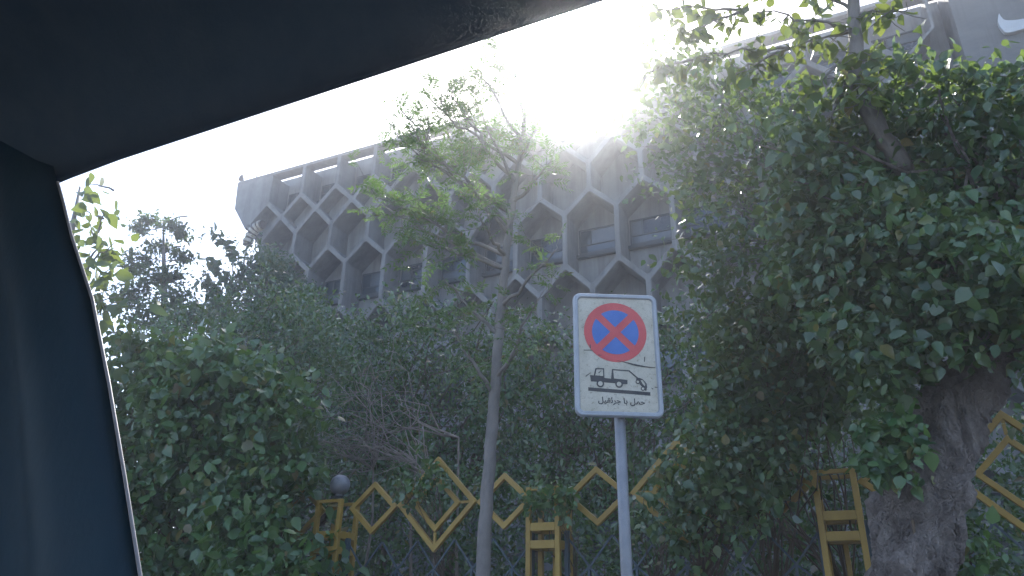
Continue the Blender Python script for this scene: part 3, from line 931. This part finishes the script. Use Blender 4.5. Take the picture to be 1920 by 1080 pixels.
# limb rising at the top with thin sprays of leaves
mb = MB()
limb = [(0.590, 5.300, 4.232), (0.447, 5.100, 4.602), (0.370, 5.000, 4.936), (0.428, 5.000, 5.213), (0.455, 5.000, 5.566), (0.564, 5.000, 6.068), (0.828, 5.100, 6.886)]
lp_ = []
for i in range(len(limb) - 1): lp_ += [Vector(limb[i]).lerp(Vector(limb[i + 1]), k / 4) for k in range(4)]
mb.tube([p + Vector((random.uniform(-.01, .01), 0, 0)) for p in lp_], taper(len(lp_), 0.07, 0.035), 10, True, 0.08)
sprays = [((0.438, 5.000, 5.363), (-0.024, 4.900, 5.297)), ((0.438, 5.000, 5.363), (-0.287, 4.900, 5.773)), ((-0.024, 4.900, 5.297), (-0.726, 4.800, 5.353)), ((-0.287, 4.900, 5.773), (-0.964, 4.800, 5.955)), ((0.455, 5.000, 5.566), (0.062, 4.900, 5.965)), ((0.062, 4.900, 5.965), (-0.661, 4.800, 6.123)),
          ((0.407, 5.000, 5.170), (0.070, 4.800, 4.815)), ((0.407, 5.000, 5.170), (0.640, 4.900, 4.911)), ((0.454, 5.000, 5.513), (0.785, 4.900, 5.344)), ((0.385, 5.000, 5.029), (0.456, 4.800, 4.619)), ((-0.287, 4.900, 5.773), (-0.833, 4.800, 5.620)), ((-0.024, 4.900, 5.297), (-0.506, 4.800, 5.080)), ((0.510, 5.000, 5.868), (0.920, 4.900, 5.700)), ((0.392, 5.000, 5.076), (0.176, 4.800, 4.571)), ((-0.726, 4.800, 5.353), (-1.081, 4.750, 5.315))]
SP = []
for a, b_ in sprays:
    p = wander(a, b_, 8, 0.07, 0.04)
    mb.tube(p, taper(len(p), 0.014, 0.004), 6, False)
    for q in p[2:]:
        for k in range(2):
            e = q + Vector((random.uniform(-.22, .22), random.uniform(-.2, .2), random.uniform(-.2, .10)))
            w = wander(q, e, 3, 0.1)
            mb.tube(w, taper(len(w), 0.005, 0.002), 4, False)
            SP += [(q.lerp(e, random.random())) for _ in range(3)]
mb.build('limb', M['thinbark'], big, True)
SP = np.array([tuple(p) for p in SP]) + rng.normal(size=(len(SP), 3)) * 0.02
ax_, nr_ = leaf_frames(len(SP), np.tile(np.array([[0, -0.3, 0.3]]), (len(SP), 1)), 0.9, 0.7)
top_crown = link('crown', leaves_mesh('crown', SP, ax_, nr_, 0.092 * np.clip(rng.lognormal(0, 0.3, len(SP)), 0.5, 1.6), M['side'], 'ovate'), big)
top_crown['kind'] = 'stuff'
# thin sprays between the sun and the dense crown
plant('hanging_creeper', 'thin creeper sprays hanging over the honeycomb left of the broad-leaved crown', 'creeper', None,
      [(-1.48, 6.31), (-0.91, 6.28), (-0.26, 5.90), (0.06, 5.50), (-0.18, 3.50), (-0.54, 3.19), (-0.89, 3.42), (-1.32, 3.67), (-1.06, 4.50), (-1.21, 5.16), (-1.54, 5.68)],
      5.7, 0.8, 760, 8, 0.19, 0.062, M['mulberry'], 'ovate', [(-0.037, 6.000, 4.800), (-0.101, 6.000, 4.049)], 80, 0.008, 0.1, 0, None, M['thinbark'], 0)
plant('fence_creeper', 'thin creeper sprays hiding the fence diamonds just right of the sign pole', 'creeper', None,
      [(-2.00, 2.49), (-1.74, 2.66), (-1.25, 2.72), (-0.96, 2.42), (-1.10, 1.95), (-1.47, 1.83), (-1.83, 1.97)], 6.55, 0.5, 150, 8, 0.13, 0.07, M['mulberry'], 'ovate', [(-2.0, 7.3, 1.4), (-1.4, 7.3, 1.4)], 30, 0.008, 0.1)
plant('fence_creeper', 'small creeper tuft over the top of the ochre post next to the sign pole', 'creeper', None,
      [(-2.99, 2.37), (-2.88, 2.52), (-2.64, 2.51), (-2.56, 2.35), (-2.68, 2.21), (-2.90, 2.25)], 6.7, 0.25, 34, 8, 0.09, 0.07, M['ivy'], 'ovate', [(-2.75, 7.4, 1.4)], 12, 0.008, 0.0)
plant('fence_creeper', 'small creeper tuft over the upper edge of the large double diamond', 'creeper', None,
      [(-4.67, 2.57), (-4.45, 2.73), (-4.15, 2.79), (-3.92, 2.72), (-4.04, 2.59), (-4.29, 2.44), (-4.55, 2.37)], 6.8, 0.2, 34, 8, 0.09, 0.065, M['shrub'], 'ovate', [(-4.2, 7.3, 1.6)], 14, 0.007, 0.0)
# ivy tufts on the gnarled trunk
plant('trunk_creeper', 'bright green tuft of creeper leaves clinging to the gnarled trunk', 'creeper', None,
      [(0.04, 2.37), (0.23, 2.40), (0.28, 2.26), (0.20, 2.11), (0.08, 2.06), (-0.01, 2.19)], 4.8, 0.15, 60, 7, 0.08, 0.075, M['ivy'], 'ovate', [(0.165, 5.000, 2.201)], 14, 0.006, 0, 0, None, None, 0.012)
plant('trunk_creeper', 'few pale leaves sprouting low at the far side of the gnarled trunk', 'creeper', None,
      [(0.43, 1.92), (0.53, 1.86), (0.53, 1.62), (0.45, 1.48), (0.33, 1.54)], 5.25, 0.15, 16, 6, 0.08, 0.07, M['ivy'], 'ovate', [(0.461, 5.400, 1.687)], 10, 0.005, 0, 0, None, None, 0.012)

# 7. slim tree in the middle
slim = empty('slim_tree')
tag(slim, 'slim young tree with fine feathery leaves standing in front of the fence', 'tree')
TY = 5.7
tp = [(-2.886, 5.700, 0.109), (-2.919, 5.700, 1.222), (-2.928, 5.700, 1.772), (-2.902, 5.700, 2.365), (-2.862, 5.700, 3.098), (-2.836, 5.720, 3.806), (-2.803, 5.750, 4.468), (-2.757, 5.800, 5.071), (-2.687, 5.800, 5.617), (-2.631, 5.800, 6.062), (-2.680, 5.800, 6.705), (-2.769, 5.800, 7.181)]
tpts = []
for i in range(len(tp) - 1): tpts += [Vector(tp[i]).lerp(Vector(tp[i + 1]), k / 5) for k in range(5)]
tpts.append(Vector(tp[-1]))
tpts[0].z = 0.13
tr_r = []
for i in range(len(tpts)):
    f = i / (len(tpts) - 1)
    tr_r.append(0.062 * (1 - f) ** 0.9 + 0.007)
MB().tube([p + Vector((random.uniform(-.006, .006), random.uniform(-.006, .006), 0)) for p in tpts], tr_r, 14, True, 0.05).build('trunk', M['thinbark'], slim, True)
def near_trunk(z):
    return min(tpts, key=lambda p: abs(p.z - z))
limbs = [ # start on the trunk, tip, number of twigs
    ((-2.793, 5.750, 4.523), (-3.850, 5.300, 5.072), 26), ((-2.769, 5.780, 4.942), (-3.765, 5.400, 5.929), 26), ((-2.726, 5.800, 5.372), (-3.427, 5.600, 6.447), 26), ((-2.671, 5.800, 5.807), (-3.207, 5.700, 6.958), 22),
    ((-2.631, 5.800, 6.096), (-2.866, 5.800, 7.141), 18), ((-2.824, 5.750, 4.359), (-3.350, 5.200, 4.490), 15), ((-2.770, 5.750, 4.808), (-3.043, 5.300, 5.163), 12), ((-2.793, 5.750, 4.523), (-2.799, 5.200, 4.592), 8),
    ((-2.844, 5.720, 3.703), (-3.276, 5.400, 4.182), 9), ((-2.824, 5.720, 4.017), (-2.159, 5.400, 4.233), 6), ((-2.757, 5.800, 5.071), (-2.257, 5.600, 5.315), 9), ((-2.686, 5.800, 5.552), (-2.438, 5.700, 5.935), 9), ((-2.851, 5.700, 3.292), (-2.268, 5.300, 3.759), 8),
    ((-2.859, 5.700, 3.195), (-3.077, 5.300, 3.591), 9), ((-2.812, 5.750, 4.357), (-4.238, 5.500, 5.323), 14), ((-2.757, 5.780, 4.939), (-4.113, 5.600, 6.521), 20), ((-2.725, 5.800, 5.310), (-2.885, 5.400, 5.801), 16), ((-2.716, 5.800, 5.560), (-3.660, 5.600, 6.450), 18), ((-2.769, 5.780, 4.942), (-4.042, 5.500, 6.075), 14)]
mb = MB(); LP = []; LA = []; LN = []; LS = []
def compound(base, d, L):
    """feathery leaf: leaflets in pairs along a thin stalk"""
    d = d.normalized()
    side = d.cross(Vector((random.uniform(-.4, .4), random.uniform(-.4, .4), 1))).normalized()
    nrm = side.cross(d).normalized()
    n = random.randint(4, 6)
    for i in range(n):
        f = 0.25 + 0.75 * i / (n - 1)
        p = base + d * L * f - Vector((0, 0, 0.25 * L * f * f))
        for s_ in (-1, 1):
            a = (side * s_ + d * 0.55 + Vector((0, 0, -0.25))).normalized()
            LP.append(tuple(p)); LA.append(tuple(a)); LN.append(tuple((nrm - a * nrm.dot(a)).normalized())); LS.append(L * random.uniform(0.32, 0.46))
    LP.append(tuple(base + d * L - Vector((0, 0, 0.25 * L)))); LA.append(tuple(d)); LN.append(tuple(nrm)); LS.append(L * 0.42)
for a, b_, n in limbs:
    a = near_trunk(a[2] - 0.05)
    p = wander(a, b_, 9, 0.05, -0.03)
    mb.tube(p, taper(len(p), 0.022, 0.006), 7, False)
    for k in range(n):
        f = random.uniform(0.45, 1.0)
        i = min(int(f * 9), 8)
        q = p[i].lerp(p[i + 1], f * 9 - i)
        dirv = (Vector(b_) - a).normalized()
        e = q + Vector((random.gauss(0, .20), random.gauss(0, .22), random.gauss(0.06, .17))) + dirv * random.uniform(0, 0.16)
        w = wander(q, e, 4, 0.08)
        mb.tube(w, taper(len(w), 0.005, 0.002), 4, False)
        for j in range(random.randint(3, 5)):
            g = random.uniform(0.3, 1.0) * 4
            jj = min(int(g), 3)
            o_ = w[jj].lerp(w[jj + 1], g - jj)
            compound(o_, (w[4] - w[0]).normalized() * 0.6 + Vector((random.gauss(0, 1), random.gauss(0, 1), random.gauss(0.1, .6))).normalized(), random.uniform(0.10, 0.17))
mb.build('branches', M['thinbark'], slim, True)
c_ = link('crown', leaves_mesh('crown', np.array(LP), np.array(LA), np.array(LN), np.array(LS), M['ash'], 'narrow'), slim)
c_['kind'] = 'stuff'

# 8. roadside tree peeping round the pillar, leaves single
side = empty('roadside_tree')
tag(side, 'roadside tree with large pointed leaves peeping past the top of the car pillar', 'tree')
troot = (-9.003, 5.600, 4.000)
MB().tube([(troot[0], troot[1], 0.0), (troot[0] + 0.05, troot[1], 2.0), troot, (-9.211, 5.600, 5.041), (-9.348, 5.600, 6.097), (-9.444, 5.600, 6.801)], [0.11, 0.10, 0.08, 0.06, 0.04, 0.012], 12, True, 0.05).build('trunk', M['thinbark'], side, True)
mb = MB(); SP = []
for px_ in [(-9.280, 5.600, 6.804), (-8.612, 5.500, 6.168), (-9.289, 5.600, 6.376), (-8.551, 5.600, 5.766), (-8.226, 5.500, 5.612), (-8.821, 5.600, 5.664), (-8.056, 5.500, 5.241), (-8.462, 5.600, 5.211), (-7.654, 5.400, 4.805), (-7.393, 5.500, 4.731), (-7.956, 5.500, 4.651), (-7.908, 5.500, 4.234), (-7.617, 5.500, 4.030), (-7.670, 5.500, 4.334), (-7.885, 5.500, 3.902), (-8.815, 5.500, 6.012), (-8.457, 5.600, 4.914), (-8.163, 5.600, 5.046)]:
    z = px_[2] - 0.25
    st = Vector((-9.225, 5.600, 5.350)); st.z = z
    st.x = troot[0] + 0.25 * (z - troot[2]) / 2.0
    p = wander(st, px_, 6, 0.07, 0.05)
    mb.tube(p, taper(len(p), 0.016, 0.004), 6, False)
    for i in range(11):
        f = random.uniform(0.5, 1.05)
        q = st.lerp(Vector(px_), f) + Vector((random.gauss(0, .13), random.gauss(0, .13), random.gauss(0.0, .12)))
        SP.append(tuple(q))
mb.build('branches', M['thinbark'], side, True)
SP = np.array(SP)
ax_, nr_ = leaf_frames(len(SP), None, 0.7, 0.8)
leaf_objects(side, SP, ax_, nr_, 0.17 * np.clip(rng.lognormal(0, 0.25, len(SP)), 0.6, 1.5), M['side'], 'ovate')

# 9. layered tree against the sky
def layered_tree():
    r = empty('layered_tree')
    tag(r, 'dark tree in layered tiers against the sky left of the building', 'tree')
    tops = [(-13.638, 11.000, 6.119), (-13.988, 11.000, 7.430), (-14.424, 11.000, 8.862), (-14.835, 11.000, 10.260)]
    pts = [Vector((tops[0][0], 11.0, 0.0))] + [Vector(p) for p in tops]
    MB().tube(pts, [0.16, 0.12, 0.09, 0.05, 0.012], 10, True, 0.05).build('trunk', M['thinbark'], r, True)
    mb = MB(); SP = []
    tiers = [((-15.326, 11.000, 10.293), 0.30), ((-15.473, 10.900, 10.048), 0.20), ((-14.346, 11.000, 9.928), 0.28), ((-14.186, 11.100, 9.722), 0.2), ((-14.719, 11.000, 9.464), 0.3), ((-13.906, 11.000, 9.072), 0.26), ((-15.012, 10.800, 9.099), 0.34), ((-15.490, 11.000, 8.992), 0.3), ((-13.943, 11.000, 8.563), 0.36), ((-14.523, 10.900, 8.558), 0.4), ((-14.930, 10.800, 8.244), 0.4), ((-13.490, 10.900, 7.902), 0.42), ((-15.216, 10.800, 8.018), 0.34), ((-14.116, 10.900, 7.742), 0.5), ((-13.261, 10.900, 7.346), 0.5), ((-14.420, 10.800, 7.424), 0.5), ((-13.597, 10.900, 7.078), 0.6), ((-13.112, 11.000, 7.423), 0.3)]
    for c, rr in tiers:
        c = Vector(c)
        a = Vector((pts[2].x, 11.0, c.z - 0.15))
        p = wander(a, c, 5, 0.06, -0.03)
        mb.tube(p, taper(len(p), 0.02, 0.006), 5, False)
        for k in range(int(170 * rr)):
            d = Vector((random.gauss(0, 1), random.gauss(0, 1), random.gauss(0, 0.42)))
            q = c + d * rr * 0.52
            if k % 6 == 0: mb.tube(wander(c, q, 2, 0.1), [0.006, 0.004, 0.002], 4, False)
            for j in range(5): SP.append(tuple(q + Vector((random.gauss(0, .06), random.gauss(0, .06), random.gauss(0, .045)))))
    mb.build('branches', M['thinbark'], r, True)
    P_ = np.array(SP)
    a_, n_ = leaf_frames(len(P_), None, 0.2, 0.9)
    c2 = link('crown', leaves_mesh('crown', P_, a_, n_, 0.115 * np.clip(rng.lognormal(0, 0.3, len(P_)), 0.5, 1.6), M['far'], 'simple'), r)
    c2['kind'] = 'stuff'
layered_tree()
# upright leafy shoots of the creeper against the sky
sh = empty('creeper_shoot')
tag(sh, 'dark leafy creeper shoots sticking out against the sky beside the building corner', 'creeper')
mb = MB(); SP = []
for a, b_ in (((-15.632, 14.400, 10.583), (-17.124, 14.400, 12.140)), ((-15.691, 14.400, 9.913), (-16.969, 14.400, 11.122)), ((-16.037, 14.400, 9.636), (-16.943, 14.400, 10.392)), ((-15.750, 14.400, 9.257), (-17.011, 14.400, 9.544))):
    p = wander(a, b_, 8, 0.05, 0.05)
    mb.tube(p, taper(len(p), 0.02, 0.005), 5, False)
    for q in p:
        for k in range(7): SP.append(tuple(q + Vector((random.gauss(0, .09), random.gauss(0, .09), random.gauss(-0.03, .07)))))
mb.build('stem', M['stem'], sh)
P_ = np.array(SP); a_, n_ = leaf_frames(len(P_), None, 0.7, 0.7)
c3 = link('crown', leaves_mesh('crown', P_, a_, n_, 0.24 * np.clip(rng.lognormal(0, 0.25, len(P_)), 0.5, 1.5), M['far'], 'ovate'), sh); c3['kind'] = 'stuff'

# 10. bare twigs over the hedge
bt = empty('bare_bush')
tag(bt, 'tangle of bare grey twigs above the globe lamp', 'bush')
mb = MB()
roots = [(-4.706, 7.900, 2.815), (-5.023, 7.900, 3.027), (-5.579, 7.800, 2.981), (-4.550, 8.100, 3.360)]
for i in range(40):
    a = random.choice(roots)
    e = random.choice([(-6.553, 7.400, 3.796), (-6.331, 7.500, 4.085), (-6.003, 7.600, 4.293), (-5.480, 7.700, 4.259), (-6.439, 7.400, 3.100), (-5.995, 7.400, 3.467), (-5.224, 7.800, 4.329), (-5.786, 7.400, 3.119), (-5.530, 7.600, 3.812), (-6.217, 7.400, 3.284)])
    e = Vector(e) + Vector((random.gauss(0, .25), random.gauss(0, .2), random.gauss(0, .22)))
    p = wander(a, e, 8, 0.14, 0.10)
    mb.tube(p, taper(len(p), 0.009, 0.003), 5, False)
    for k in range(4):
        q = p[random.randrange(3, 8)]
        w = wander(q, q + Vector((random.gauss(-.15, .25), random.gauss(0, .2), random.gauss(-.05, .22))), 4, 0.1)
        mb.tube(w, taper(len(w), 0.004, 0.0018), 4, False)
mb.build('branches', M['twig'], bt)
tr = MB()
for q in roots:
    p = wander((q[0] + 0.1, q[1] + 0.2, 0.0), q, 5, 0.05); tr.tube(p, taper(len(p), 0.03, 0.012), 7, True)
tr.build('trunk', M['twig'], bt)


# ------------------------------------------------------------------ car around the camera
car = empty('car')
tag(car, 'dark car cabin edge with roof lining and door pillar framing the view', 'car')
HY, HZ = 0.45, 1.761
prof = [(HY + 0.028, HZ + 0.040), (HY + 0.012, HZ + 0.016), (HY, HZ + 0.001), (HY - 0.012, HZ), (HY - 0.03, HZ + 0.016), (HY - 0.055, HZ + 0.05), (HY - 0.10, HZ + 0.095), (HY - 0.2, HZ + 0.13), (HY - 0.45, HZ + 0.15), (HY - 1.3, HZ + 0.16),
        (HY - 1.3, HZ + 0.20), (HY - 0.45, HZ + 0.20), (HY - 0.15, HZ + 0.18), (HY - 0.03, HZ + 0.12), (HY + 0.024, HZ + 0.07)]
def sweep(prof, x0, x1, n=24, warp=None):
    mb = MB(); k = len(prof)
    for i in range(n + 1):
        x = x0 + (x1 - x0) * i / n
        for y, z in prof:
            dz = warp(x) if warp else 0
            mb.v.append((x, y, z + dz))
    for i in range(n):
        for j in range(k):
            j2 = (j + 1) % k
            a = i * k
            mb.f.append((a + j, a + j2, a + k + j2, a + k + j))
    mb.f.append(tuple(range(k))[::-1]); mb.f.append(tuple(n * k + j for j in range(k)))
    return mb
def warp(x): return -0.10 * max(0.0, (-0.72 - x)) ** 1.2 + 0.004 * (x + 0.8)
sweep(prof, -1.9, 1.3, 40, warp).build('roof_lining', M['lining'], car, True)
skin = [(HY + 0.045, HZ + 0.058), (HY + 0.048, HZ + 0.075), (HY - 0.01, HZ + 0.145), (HY - 0.15, HZ + 0.205), (HY - 0.45, HZ + 0.225), (HY - 1.3, HZ + 0.23), (HY - 1.3, HZ + 0.205), (HY - 0.45, HZ + 0.203), (HY - 0.15, HZ + 0.183), (HY - 0.027, HZ + 0.123), (HY + 0.028, HZ + 0.075), (HY + 0.033, HZ + 0.05)]
sweep(skin, -1.9, 1.3, 40, warp).build('roof_panel', M['carskin'], car, True)
# pillar: window edge runs down and forward; soft ribs along it
edge = [(-0.9101, 0.43, 1.9729), (-0.8178, 0.43, 1.8344), (-0.7850, 0.43, 1.7728), (-0.7626, 0.43, 1.7386), (-0.7428, 0.43, 1.7099), (-0.7107, 0.43, 1.6605), (-0.6494, 0.43, 1.5775), (-0.5954, 0.43, 1.4860), (-0.5473, 0.43, 1.3994), (-0.5076, 0.43, 1.3258), (-0.4702, 0.43, 1.2493), (-0.4316, 0.43, 1.1625)]
mb = MB()
NR = 30
rows_ = []
for (ex, ey, ez) in edge:
    row = []
    for j in range(NR):
        f = j / (NR - 1)
        x = ex - 0.006 - f * 0.62
        rib = 0.022 * math.sin(f * 30) * min(1, f * 5) + 0.010 * math.sin(f * 13 + 1) * min(1, f * 6) + 0.02 * f
        y = 0.43 - 0.03 * math.sin(min(1, f * 5) * math.pi / 2) - rib - 0.05 * f
        row.append((x, y, ez))
    for j in range(NR):
        x, y, z = row[j]
        pass
    rows_.append(row)
for row in rows_:
    mb.v += row
    mb.v += [(x - 0.12 * (1 - j / NR), HY + 0.03, z) for j, (x, y, z) in enumerate(row)]
k = NR * 2
for i in range(len(rows_) - 1):
    a = i * k
    for j in range(NR - 1):
        mb.f.append((a + j, a + j + 1, a + k + j + 1, a + k + j))
        mb.f.append((a + NR + j + 1, a + NR + j, a + k + NR + j, a + k + NR + j + 1))
    mb.f.append((a + NR, a, a + k, a + k + NR))
    mb.f.append((a + NR - 1, a + 2 * NR - 1, a + k + 2 * NR - 1, a + k + NR - 1))
mb.build('pillar', M['pillar'], car, True)
MB().tube([(x - 0.0045, 0.4295, z) for x, y, z in edge[3:]], 0.0016, 8).build('sunlit_seal_edge', M['seal'], car, True)  # thin strip with the sunlit rim put into its colour

# ------------------------------------------------------------------ haze volume added to imitate veiling lens glare
hz = MB().box((-260, -260, -1.0), (260, 260, 21.0)).build('haze', None)
tag(hz, 'pale haze volume added to imitate lens glare around the sun', 'haze', None, 'stuff')
hm = bpy.data.materials.new('haze'); hm.use_nodes = True
t = hm.node_tree
for n in list(t.nodes): t.nodes.remove(n)
pv = t.nodes.new('ShaderNodeVolumePrincipled')
pv.inputs['Color'].default_value = (0.86, 0.91, 1.0, 1)
pv.inputs['Density'].default_value = 0.0020
pv.inputs['Anisotropy'].default_value = 0.95  # tight forward lobe imitates the glare around the sun
mo = t.nodes.new('ShaderNodeOutputMaterial')
pv2 = t.nodes.new('ShaderNodeVolumePrincipled')
pv2.inputs['Color'].default_value = (0.93, 0.95, 1.0, 1)
pv2.inputs['Density'].default_value = 0.0040
pv2.inputs['Anisotropy'].default_value = 0.2  # broad lobe imitates the overall glare veil
ad = t.nodes.new('ShaderNodeAddShader')
t.links.new(pv.outputs[0], ad.inputs[0]); t.links.new(pv2.outputs[0], ad.inputs[1])
t.links.new(ad.outputs[0], mo.inputs['Volume'])
hz.data.materials.append(hm)
